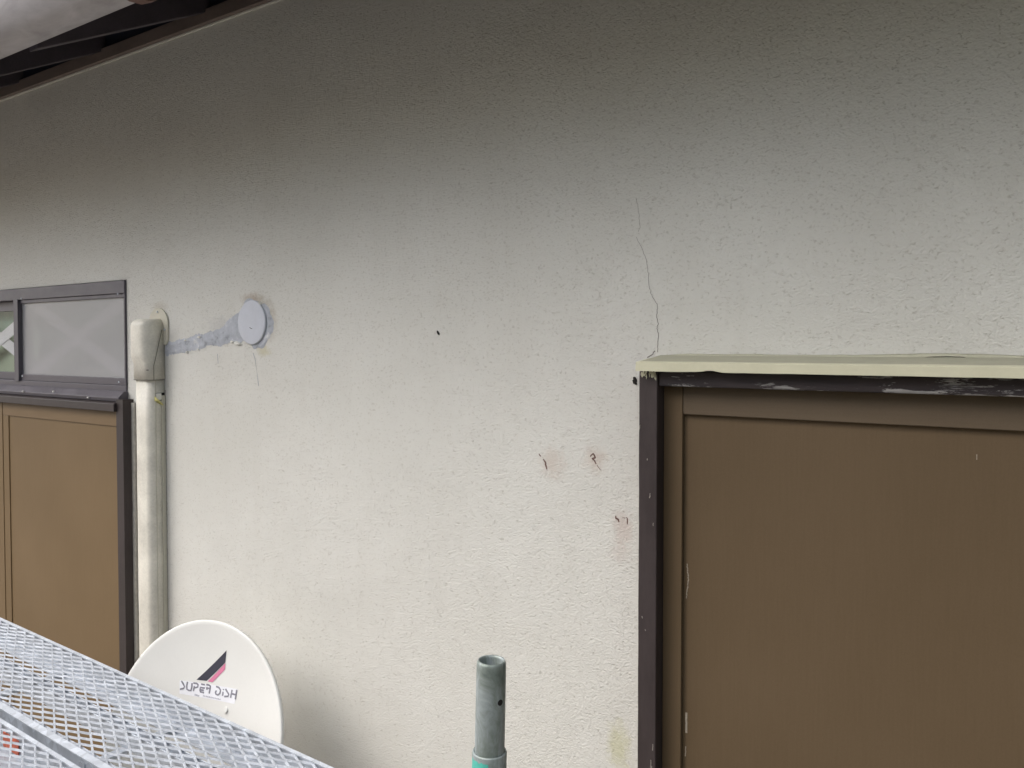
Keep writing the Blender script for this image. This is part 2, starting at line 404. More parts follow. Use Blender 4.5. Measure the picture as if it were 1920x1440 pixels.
# ================================================================== left sliding shutter
sh = subpart('shutter_door', house)
YD = 1.275
sx1 = W(219, 900, Y=YD).x+.01
zd = W(0, 753, Y=YD).z; zd_r = W(120, 790, Y=YD).z
DB = -1.98
sl0, sl1 = W(7, 900, Y=YD).x, W(17.5, 900, Y=YD).x
m = MB(); m.box(sl1, sx1, YD+.0035, YW-.001, DB, zd_r); m.build('panel', M['door_panel'], sh)
m = MB(); m.box(sl0, sx1, YD, YW-.001, zd_r+.0005, zd-.0005); m.build('top_rail', mat_panel('tan_rail', (.142, .094, .048), (.174, .117, .063), False), sh, .001)
m = MB(); m.box(sl0, sl1-.0005, YD+.0006, YW-.001, DB, zd_r); m.build('stile', M['door_panel'], sh, .001)
m = MB(); m.box(-3.7, sl0-.0008, YD-.0012, YW-.001, DB, zd-.0008); m.build('panel', M['door_panel'], sh, .001)
zs0 = W(0, 741, Y=1.262).z; zs1 = W(0, 716, Y=1.27).z
m = MB(); m.prism([(YW-.0005, zd), (1.258, zd), (1.258, zs0), (1.276, zs0+.004), (YW-.0005, zs0+.004)], -3.9, W(222, 760, Y=1.27).x-.004)
m.build('head_rail', M['trim'], sh, .002)
m = MB(); m.prism([(YW-.0005, zs0+.0045), (1.272, zs0+.0045), (1.268, zs0+.016), (1.286, wz0+.002), (YW-.0005, wz0+.002)], -3.9, wx1+.003); m.build('window_sill', M['alu'], sh, .0015)
ptop = W(235, 750, Y=1.267).z
m = MB()
pxa, pxb = W(219.5, 900, Y=1.267).x, W(232, 900, Y=1.267).x
nz = 60; rr = []
for i in range(nz+1):
    z = DB-.04+(ptop-DB+.04)*i/nz
    e = .004*mnoise.noise((3.1, 7.7, z*6))+.002*mnoise.noise((1, 2, z*31))-(.006 if z > ptop-.02 else 0)
    rr.append([(pxa, 1.267, z), (pxb, 1.267, z), (pxb+.003+max(e, -.003), YW-.001, z), (pxa, YW-.001, z)])
m.loft(rr, smooth=False); m.build('side_post', M['trim'], sh)
# ragged grey caulk between post and wall
m = MB(); rr = []
for i in range(nz+1):
    z = DB+(ptop-DB-.01)*i/nz
    a = .010+.005*mnoise.noise((8, 1, z*5))+.002*mnoise.noise((5, 2, z*40)); h = .004+.002*mnoise.noise((5, 9, z*30))
    x0 = pxb+.0035
    rr.append([(x0, YW-.010, z), (x0+a*.5, YW-h-.003, z), (x0+a, YW-.0003, z), (x0, YW-.0003, z)])
m.loft(rr); m.build('caulk', mat_var('grey_caulk', (.42, .40, .36), .8, .18, 70, bump=.5, bscale=80, bdist=.0015), sh)
for px, py in ((44, 734), (101, 734), (166, 745.5)):
    p = W(px, py, Y=1.266); m = MB(); m.tube((p.x, 1.262, p.z), (p.x, 1.268, p.z), .0025, .0025, 10); m.build('screw_cap', M['white'], sh)

# ================================================================== shutter box on the right
sb = subpart('shutter_box', house)
YF, YI = 1.215, 1.243
bx0 = W(1196.5, 1000, Y=YF).x; bx1 = W(1231, 1000, Y=YF).x; bx2 = .46
zh = W(1560, 705, Y=YF).z; zc = W(1560, 732.5, Y=YI).z
# z of head rail
zh_top = W(1300, 696, Y=1.205).z-.001
zc = W(1300, 724.5, Y=YI).z
m = MB(); rr = []
nz = 50
for i in range(nz+1):
    z = DB-.05+(zh_top-DB+.05)*i/nz
    e = .0008*mnoise.noise((3.1, 2.7, z*14))
    rr.append([(bx0+e, YF+.001, z), (bx1, YF, z), (bx1, YW-.001, z), (bx0+e, YW-.001, z)])
m.loft(rr, smooth=False); post = m.build('side_post', M['peel' if False else 'trim'], sb, .0015)
m = MB(); m.box(bx1+.0005, bx2, YF+.004, YI+.01, zc, zh_top); m.build('head_rail', M['peel'], sb, .0025)
zr_ = W(1300, 777.6, Y=YI).z; xs_ = W(1279, 1000, Y=YI).x
m = MB(); m.box(xs_+.0004, bx2, YI, YW-.002, zr_, zc-.0005); m.build('top_rail', M['box_rail'], sb, .0012)
m = MB(); m.box(bx1+.0005, xs_-.0004, YI-.0006, YW-.002, DB, zc-.0005); m.build('stile', M['box_panel'], sb, .0012)
m = MB(); m.box(xs_, bx2, YI+.008, YW-.002, DB, zr_-.0005); m.build('panel', M['box_panel'], sb)
m = MB(); m.box(bx2+.001, bx2+.036, YF, YW-.001, DB-.05, zh_top); m.build('side_post', M['trim'], sb, .0015)
m = MB(); m.box(bx0, bx2+.036, YF-.01, YW-.001, DB-.09, DB-.0505); m.build('bottom_rail', M['peel'], sb, .0015)
# hood flashing
zf1 = W(1192, 679, Y=1.20).z; zf0 = W(1192, 694, Y=1.20).z-.0015; zb = W(1235, 668, Y=YW).z
hx0 = W(1192, 686, Y=1.20).x
m = MB(); rr = []
nx = 120
for i in range(nx+1):
    x = hx0+(bx2+.05-hx0)*i/nx
    u = i/nx
    notch = .0032*math.exp(-((x-W(1332, 700, Y=1.2).x)/.012)**2)+.0009*mnoise.noise((x*20, 1, 1))
    rr.append([(x, YW-.0006, zb+.001), (x, 1.203, zf1+.0008), (x, 1.200, zf1-.0008), (x, 1.199, zf0+notch), (x, 1.2035, zf0+notch), (x, 1.206, zf1-.004), (x, YW-.0006, zb-.004)])
m.loft(rr, smooth=False); m.build('hood', M['cream'], sb)
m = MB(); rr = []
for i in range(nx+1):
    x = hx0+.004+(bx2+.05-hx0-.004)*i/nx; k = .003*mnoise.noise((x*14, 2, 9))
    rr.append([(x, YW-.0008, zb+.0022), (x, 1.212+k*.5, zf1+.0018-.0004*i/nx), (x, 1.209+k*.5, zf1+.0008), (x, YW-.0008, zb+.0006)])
m.loft(rr, smooth=False); m.build('hood_top', mat_var('olive_hood_top', (.34, .335, .255), .7, .12, 30, bump=.3), sb)  # thin cap giving the hood's top a darker olive tone than its front
# wavy sealant along the top of the hood
m = MB(); rr = []
xq = W(1760, 672, Y=YW).x
for i in range(nx*2+1):
    x = hx0+.006+(bx2+.05-hx0-.006)*i/(nx*2)
    hgt = .0035+.0022*mnoise.noise((x*9, 4, 0))+.0008*mnoise.noise((x*40, 2, 0))+.0030*math.exp(-((x-xq)/.085)**2)
    hgt *= min(1, .15+(x-hx0)*14)
    rr.append([(x, YW-.0003, zb+.0005), (x, YW-.005, zb+.0012), (x, YW-.0028, zb+hgt*.6+.0008), (x, YW-.0003, zb+hgt+.001)])
m.loft(rr); m.build('sealant', M['caulk'], sb)
def ribbon(mb, pts, wd, place, th=.0004, wfun=None):
    """flat strip following a 2D polyline, mapped onto a surface by place(u, v, offset)"""
    P = [Vector(p) for p in pts]; n = len(P); L = []; Rr = []
    for i, p in enumerate(P):
        d = (P[min(i+1, n-1)]-P[max(i-1, 0)]).normalized(); q = Vector((-d.y, d.x))
        k = wd/2*(wfun(i/(n-1)) if wfun else 1)
        L.append(p+q*k); Rr.append(p-q*k)
    mb.loft([[place(a.x, a.y, th), place(b.x, b.y, th), place(b.x, b.y, -.0002), place(a.x, a.y, -.0002)] for a, b in zip(L, Rr)], smooth=False)
on_wall = lambda x, z, o: (x, YW-o, z)
def densify(pts, k, jit, seed):
    r = random.Random(seed); out = []
    for a, b in zip(pts[:-1], pts[1:]):
        for i in range(k):
            t = i/k; out.append((a[0]+(b[0]-a[0])*t+r.uniform(-jit, jit), a[1]+(b[1]-a[1])*t+r.uniform(-jit, jit)))
    out.append(pts[-1]); return out
def wpts(L, Y=YW): return [(W(x, y, Y=Y).x, W(x, y, Y=Y).z) for x, y in L]
# split in the sealant
m = MB(); ribbon(m, densify(wpts([(1690, 671.5), (1730, 670.5), (1760, 668.7), (1800, 669), (1834, 674)]), 5, .0002, 2), .0009, lambda x, z, o: (x, YW-.0045-o, z), wfun=lambda t: .3+math.sin(math.pi*t)); m.build('split', M['dark'], sb)
# cream paint runs on top of the post
def sblob(px, py, rx, rz, seed, depth, Y, rough=.35, n=26, tilt=0):
    p = W(px, py, Y=Y); mb = MB(); ring = []
    for i in range(n):
        t = 2*math.pi*i/n; k = 1+rough*mnoise.noise((math.cos(t)*1.3+seed*3.1, math.sin(t)*1.3, seed))*2+rough*.5*mnoise.noise((math.cos(t)*4+seed, math.sin(t)*4, seed))
        x, z = rx*k*math.cos(t), rz*k*math.sin(t); ring.append((p.x+x*math.cos(tilt)-z*math.sin(tilt), p.z+x*math.sin(tilt)+z*math.cos(tilt)))
    mb.loft([[(x, Y-.0002, z) for x, z in ring], [(p.x+(x-p.x)*.9, Y-depth, p.z+(z-p.z)*.9) for x, z in ring]], smooth=False)
    return mb
for i, (px, py, rx_, rz_) in enumerate(((1206, 701, .0036, .0050), (1211, 699, .0022, .0034), (1212, 706, .0014, .0040), (1220, 698.5, .0030, .0030), (1226, 702, .0040, .0060), (1229, 706, .0020, .0065), (1218, 703, .0012, .0026))):
    sblob(px, py, rx_, rz_, i+2, .0006, YF+.0005, .45).build('paint_run', M['cream'], sb)
# scrapes and nicks in the brown panels
rnd = random.Random(4); Msc = mat_var('bare_scrape', (.30, .26, .21), .7, .3, 200)
m = MB(); ribbon(m, densify(wpts([(1288, 1057), (1291, 1085), (1287, 1122)], YI+.008), 14, .0006, 5), .0016, lambda x, z, o: (x, YI+.008-o, z), wfun=lambda t: .3+.9*abs(math.sin(t*37))); m.build('scrape', Msc, sb)
m = MB(); ribbon(m, densify(wpts([(1287, 1336), (1287, 1374)], YI+.008), 6, .0003, 6), .0036, lambda x, z, o: (x, YI+.008-o, z)); m.build('scrape', Msc, sb)
m = MB(); ribbon(m, densify(wpts([(1286, 1400), (1285, 1418)], YI+.008), 6, .0004, 8), .0014, lambda x, z, o: (x, YI+.008-o, z)); m.build('scrape', Msc, sb)
m = MB(); ribbon(m, densify(wpts([(1831.5, 852), (1831.5, 862)], YI+.008), 2, 0, 6), .0011, lambda x, z, o: (x, YI+.008-o, z))
m.build('scrape', Msc, sb)
Mch = mat_var('bare_wood', (.22, .20, .18), .8, .3, 200)
for px, py, l in ((1200, 797, 8), (1219, 925, 9), (1225, 980, 6), (1224.5, 1395, 12), (1221, 1425, 16), (1222, 1436, 8), (1201, 700, 4), (1210, 1180, 3), (1204, 1155, 4), (1214, 860, 3)):
    m = MB(); ribbon(m, densify(wpts([(px, py), (px+rnd.uniform(-1, 1), py+l)], YF), 6, .0004, px), .0014, lambda x, z, o: (x, YF-o-.0002, z), wfun=lambda t: .3+abs(math.sin(t*9+1))); m.build('paint_chip', Mch, sb)

# ================================================================== cracks and old fixing holes in the stucco
def crack(pts, wd, k=4, jit=.0008, seed=1, mat='crack', wf=None):
    m = MB(); ribbon(m, densify(wpts(pts), k, jit, seed), wd, on_wall, .0004, wf); return m
z2 = lambda L: [(1140+x/4.5, 380+y/4.5) for x, y in L]
c = crack(z2([(240, 290), (262, 340), (285, 380), (325, 490), (340, 600), (345, 700), (352, 745), (380, 800), (415, 860), (420, 890), (408, 960), (425, 1020), (412, 1060), (428, 1110), (420, 1190), (420, 1262)]), (.00105), 5, .0006, 3, wf=lambda t: .45+.6*t)
ribbon(c, densify(wpts(z2([(398, 1250), (370, 1285), (330, 1305)])), 4, .0005, 9), .0018, on_wall, .0004)
c.build('crack', M['crack'], house)
c = crack(z2([(235, -40), (250, 20), (262, 100), (265, 150), (270, 210), (258, 245)]), .0006, 5, .0006, 5); c.build('crack', mat_var('hairline', (.34, .32, .29), .95, .2, 200), house)
c = crack([(475, 662), (478, 672), (481, 690), (483, 706), (485, 724)], .0022, 4, .0006, 8, wf=lambda t: .5+.4*math.sin(9*t)); c.build('crack', mat_var('old_run', (.33, .34, .37), .9, .2, 150), house)
c = crack([(408, 664), (409, 682)], .0016, 4, .0005, 8); c.build('crack', bpy.data.materials['old_run'], house)
def blob(px, py, rx, rz, seed, depth=.002, tilt=0, Y=YW, n=18, mb=None):
    r = random.Random(seed); p = W(px, py, Y=Y); mb = mb or MB(); ring = []
    for i in range(n):
        t = 2*math.pi*i/n; k = 1+r.uniform(-.35, .35); x = rx*k*math.cos(t); z = rz*k*math.sin(t)
        ring.append((p.x+x*math.cos(tilt)-z*math.sin(tilt), p.z+x*math.sin(tilt)+z*math.cos(tilt)))
    mb.loft([[(x, Y-.0002, z) for x, z in ring], [(p.x+(x-p.x)*.7, Y-depth, p.z+(z-p.z)*.7) for x, z in ring]], smooth=False)
    return mb
m = blob(822, 624, .0022, .0055, 3, .003, R(35)); m.build('fixing_hole', M['dark'], house)
for k, pts in enumerate(([(1010, 851), (1014, 856)], [(1019, 861), (1023, 868), (1025, 880)], [(1107, 856), (1112, 850), (1116, 858), (1110, 860), (1114, 863), (1118, 870)], [(1119, 872), (1126, 881)],
                         [(1155, 968), (1155, 972), (1159, 974), (1161, 979)], [(1175, 970), (1177, 976), (1176, 983)], [(1166, 971), (1172, 971)])):
    c = crack(pts, (.0022, .0036, .0032, .0012, .0032, .0022, .0008)[k], 4, .0006, 20+k, wf=lambda t: .6+.4*math.sin(t*3)); c.build('fixing_hole', M['rust'], house)
m = blob(1191, 715, .004, .007, 5, .004, R(20)); m.build('fixing_hole', M['dark'], house)
m = blob(1219, 545, .0016, .0022, 5, .0015); m.build('plaster_fleck', M['white'], house)

# ================================================================== mortar patch and round cover
m = MB(); N = 70
def spine(t):       # from pipe to plate along the wall
    return (311+(470-311)*t, 655-34*t-16*max(0, t-.6))
rr = []; N = 140
for i in range(N+1):
    t = i/N; x, y = spine(t)
    up = 15+6*mnoise.noise((t*6, 3, 0))+4*mnoise.noise((t*17, 1, 0))+2.5*mnoise.noise((t*60, 1, 7))+36*max(0, t-.64)/.36-4*math.exp(-((t-.1)/.1)**2)
    dn = 13+5*mnoise.noise((t*7, 8, 0))+3*mnoise.noise((t*21, 5, 0))+2*mnoise.noise((t*70, 1, 2))+10*max(0, t-.6)/.4
    row = []
    for j in range(13):
        v = j/12; e = min(v, 1-v)*4; p = W(x+2*mnoise.noise((t*30, v*6, 5)), y-up+(up+dn)*v, Y=YW)
        hh = min(1, e)*(.0016+.0016*mnoise.noise((t*14, v*2.5, 2))+.0010*mnoise.noise((t*50, v*9, 4)))
        row.append((p.x, YW-.0003-max(.0002, hh), p.z))
    rr.append(row)
m.loft(rr, closed=False, cap=False)
def mat_mortar():
    t = NT('blue_grey_mortar'); n = t.noise(70, 6, .7); k = t.noise(28, 4, .6)
    col = t.ramp(t.math('ADD', t.math('MULTIPLY', n, .5), t.math('MULTIPLY', k, .5)), [(.36, (.27, .28, .31)), (.44, (.41, .43, .47)), (.56, (.46, .48, .53)), (.62, (.60, .61, .62)), (.70, (.68, .68, .68))])
    return t.out(col, .9, t.bump(n, .8, .004), spec=.2)
M['mortar'] = mat_mortar()
pt = m.build('mortar_patch', M['mortar'], house)
sblob(480, 606, .068, .060, 11, .0018, YW, .22, 90).build('mortar_patch', M['mortar'], house)
for q in ((447, 644, .018, .004, 9, .006, R(-8)), (436, 641, .008, .003, 19, .005, 0), (352, 660, .004, .003, 29, .005, 0), (373, 655, .003, .002, 39, .005, 0),
          (375, 632, .009, .003, 49, .005, 0), (489, 573, .006, .010, 59, .006, .4), (349, 638, .004, .002, 69, .005, 0)):
    blob(*q).build('plaster_chip', M['white'], house)
cvc = W(471.5, 604.5, Y=YW-.006)
cv = tag(empty('vent_cover', (cvc.x, YW, cvc.z)), 'round pale grey cover plate stuck on the wall amid a grey mortar smear', 'cover plate')
m = MB(); n = 64; rings = []
for r_, y_ in ((.0535, -.001), (.0535, -.0050), (.0528, -.0064), (.050, -.0070), (.030, -.0078), (.002, -.0080)):
    rings.append([(cvc.x+r_*math.cos(2*math.pi*i/n), YW+y_, cvc.z+r_*1.06*math.sin(2*math.pi*i/n)) for i in range(n)])
m.loft(rings); m.build('disc', M['grey_plastic'], cv)
m = MB(); ribbon(m, wpts([(468, 614), (471, 616), (473, 616.5)], YW-.008), .0012, lambda x, z, o: (x, YW-.0079-o, z)); m.build('nick', M['dark'], cv)

# ================================================================== air-conditioner pipe cover
dz0, dz1 = -2.2, W(270, 712, Y=1.255).z
XRt = W(307.5, 760, Y=YW-.004).x
dcx = XRt-.0390
duct = tag(empty('pipe_cover', (dcx, YW, dz0)), 'ivory plastic pipe duct running down the wall beside the left shutter', 'pipe duct')
def sect(cx, hw, dep, rad, z, y0=YW-.002, n=7):
    P = [(cx-hw, y0, z)]
    for k in range(n+1):
        t = math.pi-math.pi/2*k/n; P.append((cx-hw+rad+rad*math.cos(t), YW-dep+rad-rad*math.sin(t), z))
    for k in range(n+1):
        t = math.pi/2-math.pi/2*k/n; P.append((cx+hw-rad+rad*math.cos(t), YW-dep+rad-rad*math.sin(t), z))
    P.append((cx+hw, y0, z)); return P
m = MB(); m.loft([sect(dcx, .0380, .049, .020, dz0+(dz1-dz0)*i/20) for i in range(21)]); m.build('duct', M['duct'], duct)
m = MB(); m.box(dcx+.0383, dcx+.0397, YW-.030, YW-.0285, dz0, dz1); m.box(dcx+.0370, dcx+.0400, YW-.012, YW, dz0, dz1-.045); m.build('base_channel', M['plate'], duct)
zc1 = W(275, 597, Y=1.25).z; zc0 = dz1; zsh = W(270, 680, Y=1.25).z
m = MB(); R_ = []
R_.append(sect(dcx, .0412, .053, .020, zc0)); R_.append(sect(dcx, .0412, .0535, .020, zsh-.004)); R_.append(sect(dcx, .0415, .062, .024, zsh+.012))
H = zc1-zsh
for k in range(1, 6): R_.append(sect(dcx, .0415, .063, .024, zsh+.012+(H-.034)*k/6))
for k in range(0, 8):
    t = math.pi/2*k/8; R_.append(sect(dcx, .0415-.020*(1-math.cos(t)), .063-.022*(1-math.cos(t)), .024-.004*math.sin(t), zc1-.022+.022*math.sin(t)))
m.loft(R_); m.build('elbow_cap', M['duct'], duct)
m = MB(); m.add(sect(dcx, .0416, .0539, .020, zc0-.0014)+sect(dcx, .0416, .0539, .020, zc0+.0004), [tuple((i, i+1, i+19, i+18)) for i in range(17)]); m.build('seam', M['crack'], duct)
# seam between front shell and side of the cap
m = MB(); xs = dcx+.0427; side = lambda y, z, o: (xs+o, y, z)
za = W(307, 618, Y=1.29).z; zb2 = zsh-.004
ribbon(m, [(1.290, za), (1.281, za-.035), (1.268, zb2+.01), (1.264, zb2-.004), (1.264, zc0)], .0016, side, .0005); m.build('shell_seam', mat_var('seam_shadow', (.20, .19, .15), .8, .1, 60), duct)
m = MB(); p = W(277, 694, Y=1.2455); m.box(p.x-.004, p.x+.003, 1.2435, 1.246, p.z-.0016, p.z+.0016); m.build('clip_slot', M['crack'], duct)
m = MB(); ribbon(m, densify([(XRt+.0022, zc0-.03), (XRt+.0020, -.6), (XRt+.0022, -2.1)], 60, .0006, 4), .0024, on_wall, .0005, lambda t: .55+.6*abs(mnoise.noise((t*60, 1, 1)))*2); m.build('shadow_dirt_line', M['crack'], duct)  # shadow gap and its dirt drawn as one dark ribbon beside the duct
# wall plate
prx = W(315.5, 620, Y=YW-.003).x; pcx = prx-.046; ptz = W(297, 577.5, Y=YW-.003).z; pbz = W(313, 642, Y=YW-.003).z
m = MB(); ring = []
r0 = .046
for i in range(25):
    t = math.pi*i/24; ring.append((pcx+r0*math.cos(t), ptz-r0+r0*math.sin(t)))
ring += [(pcx-r0, pbz-.02), (pcx+r0-.010, pbz-.006), (pcx+r0-.002, pbz+.002)]
m.loft([[(x, YW-.0003, z) for x, z in ring], [(x, YW-.005, z) for x, z in ring]], smooth=False); m.build('wall_plate', M['plate'], duct, .001)
for px, py in ((295, 585), (308.5, 618)):
    p = W(px, py, Y=YW-.006); m = MB(); m.tube((p.x, YW-.0045, p.z), (p.x, YW-.0075, p.z), .0032, .0022, 12); m.build('screw', M['galvrail'], duct)
# exposed slot with putty and sealant
zo = W(305, 737, Y=1.28).z
m = MB(); m.box(dcx+.0377, dcx+.0395, YW-.030, YW-.002, zo-.022, zo); m.build('slot', M['dark'], duct)
m = MB(); m.box(dcx+.0380, dcx+.0407, YW-.028, YW-.012, zo-.020, zo-.001); m.build('pipe_end', M['white'], duct, .001)
m = MB(); m.loft([[(dcx+.0380+k*.5*a, YW-.032+.026*t, zo-.016-.020*t+b*(.007-.005*t)) for a, b in ((0, 1), (.012, .6), (.014, -.4), (0, -1))] for t, k in ((0, 1), (.3, 1.3), (.6, 1.1), (.85, .8), (1, .35))]); m.build('sealant', M['yellow'], duct)

# ================================================================== satellite dish
dc = Vector((-1.354, .911, -.779))*1.16; az, tl = R(7.5), R(19.2); RD = .45*1.16/2
DMt = Matrix.Rotation(az, 3, 'Z') @ Matrix.Rotation(-tl, 3, 'X')      # local x right, z up, -y faces out
CONC = .042
def dpos(x, z, off=0):
    r2 = (x*x+z*z)/(RD*RD); y = -CONC*r2+CONC*1.0
    return dc + DMt @ Vector((x, y-CONC*0-off, z))
def dloc(px, py):        # point of the dish seen at a given direction
    d = ray(px, py); nrm = DMt @ Vector((0, -1, 0)); yy = 0
    for _ in range(6):
        p0 = dc + DMt @ Vector((0, yy, 0)); t = p0.dot(nrm)/d.dot(nrm); q = DMt.transposed() @ (d*t-dc)
        yy = CONC*(1-(q.x**2+q.z**2)/RD**2)
    return (q.x, q.z)
dish = tag(empty('satellite_dish', tuple(dc+Vector((0, .2, -.1)))), 'white satellite dish with black and pink slash logo, behind the mesh plank', 'satellite dish')
m = MB(); n = 72; rings = []
for r_ in (.02, .1, .2, .3, .4, .5, .6, .7, .8, .9, .97, 1.0):
    rings.append([tuple(dpos(r_*RD*math.cos(2*math.pi*i/n), r_*RD*math.sin(2*math.pi*i/n))) for i in range(n)])
rings.append([tuple(dpos(1.012*RD*math.cos(2*math.pi*i/n), 1.012*RD*math.sin(2*math.pi*i/n), -.002)) for i in range(n)])
rings.append([tuple(dpos(1.012*RD*math.cos(2*math.pi*i/n), 1.012*RD*math.sin(2*math.pi*i/n), -.010)) for i in range(n)])
rings.append([tuple(dpos(.99*RD*math.cos(2*math.pi*i/n), .99*RD*math.sin(2*math.pi*i/n), -.012)) for i in range(n)])
for r_ in (.9, .7, .5, .3, .1, .02): rings.append([tuple(dpos(r_*RD*math.cos(2*math.pi*i/n), r_*RD*math.sin(2*math.pi*i/n), -.004)) for i in range(n)])
m.loft(rings); m.build('reflector', M['dish'], dish)
z5 = lambda L: [dloc(320+x/11.08, 1200+y/11.08) for x, y in L]
on_dish = lambda x, z, o: tuple(dpos(x, z, o+.0006))
def poly_decal(pts, mat, name, off=.0004, par=None, sub=14):
    """decal quad draped over the reflector"""
    P = [Vector(p) for p in z5(pts)]; m = MB(); vs = []
    for i in range(sub+1):
        for j in range(sub+1):
            u, v = i/sub, j/sub; p = (P[0]*(1-u)+P[1]*u)*(1-v)+(P[3]*(1-u)+P[2]*u)*v
            vs.append(tuple(dpos(p.x, p.y, off)))
    m.add(vs, [(i*(sub+1)+j, (i+1)*(sub+1)+j, (i+1)*(sub+1)+j+1, i*(sub+1)+j+1) for i in range(sub) for j in range(sub)])
    return m.build(name, mat, par or dish)
refl = [o for o in dish.children if o.name.startswith('reflector')]
poly_decal([(190, 835), (1400, 1020), (1325, 1330), (185, 1115)], M['sticker'], 'label_strip')
poly_decal([(540, 825), (1165, 215), (1136, 468), (752, 848)], M['ink'], 'logo_slash', .0008)
poly_decal([(775, 862), (1143, 478), (1132, 612), (872, 878)], M['pink'], 'logo_slash', .0008)
m = MB()
LET = [[(228, 850), (262, 905), (292, 965), (275, 1003), (200, 1022)],
       [(355, 868), (336, 955), (340, 1020), (380, 1045), (425, 1048), (442, 985), (450, 895)],
       [(478, 1060), (498, 955)], [(478, 895), (545, 900), (575, 930), (565, 975), (520, 990), (490, 985)],
       [(640, 915), (712, 928)], [(712, 1000), (622, 985), (612, 1040), (622, 1075), (695, 1095)], [(628, 1035), (690, 1045)],
       [(750, 925), (800, 935), (828, 960), (822, 1010), (806, 1110)], [(825, 1005), (765, 1000), (750, 985)], [(765, 1000), (752, 1030)],
       [(950, 965), (1005, 985), (1040, 1040), (1025, 1110), (985, 1140), (945, 1125), (935, 1085), (955, 1050)],
       [(1093, 1075), (1082, 1160)], [(1103, 1020), (1100, 1040)],
       [(1145, 1020), (1180, 1075), (1212, 1130), (1195, 1168), (1118, 1172)],
       [(1280, 1035), (1248, 1200)], [(1375, 1035), (1345, 1230)], [(1268, 1115), (1358, 1135)]]
for L in LET: ribbon(m, z5(L), .0036, on_dish, .0006)
m.build('lettering', M['letter'], dish)
m = MB(); rnd = random.Random(3)
def small(x0, y0, x1, y1, k):
    for i in range(k):
        t = (i+.5)/k; x = x0+(x1-x0)*t; y = y0+(y1-y0)*t; h = 13
        s = rnd.choice([[(-8, -h), (-8, h)], [(-8, h), (0, -h), (8, h)], [(8, -h), (-8, -h), (-8, h), (8, h)], [(-8, h), (-8, -h), (8, -2), (-8, 2)]])
        ribbon(m, z5([(x+a, y+b) for a, b in s]), .0011, on_dish, .0006)
small(500, 1130, 605, 1165, 4); small(675, 1155, 1045, 1232, 12)
m.build('small_print', mat_var('faint_ink', (.40, .40, .46), .6, .1, 90), dish)
m = MB(); bq = dloc(424, 1331); m.tube(dpos(bq[0], bq[1], .004), dpos(bq[0], bq[1], -.001), .006, .007, 18); m.build('bolt_cap', M['dish'], dish)
# back bracket, mast and wall mount, feed arm
b0 = dc + DMt @ Vector((0, CONC+.006, -.02)); b1 = Vector((b0.x, 1.17, dc.z-.03))
m = MB(); m.tube(b0, b1, .030, .030); m.build('back_bracket', M['galvrail'], dish)
m = MB(); m.tube((b1.x, 1.185, dc.z-.42), (b1.x, 1.185, dc.z+.06), .017); m.build('mast', M['galvrail'], dish)
m = MB(); m.box(b1.x-.05, b1.x+.05, YW-.006, YW-.0005, dc.z-.42, dc.z-.22); m.box(b1.x-.015, b1.x+.015, 1.19, YW-.006, dc.z-.40, dc.z-.37); m.box(b1.x-.015, b1.x+.015, 1.19, YW-.006, dc.z-.28, dc.z-.25); m.build('wall_mount', M['galvrail'], dish, .001)
a0 = dpos(0, -RD*.99, -.004); a1 = dc + DMt @ Vector((0, -.24, -RD-.05)); a2 = a1 + DMt @ Vector((0, -.02, .07))
m = MB(); m.tube(a0, a1, .009); m.build('feed_arm', M['galvrail'], dish)
m = MB(); m.tube(a1, a1+DMt @ Vector((0, .05, .03)), .022, .027); m.build('receiver', M['dish'], dish, .002)

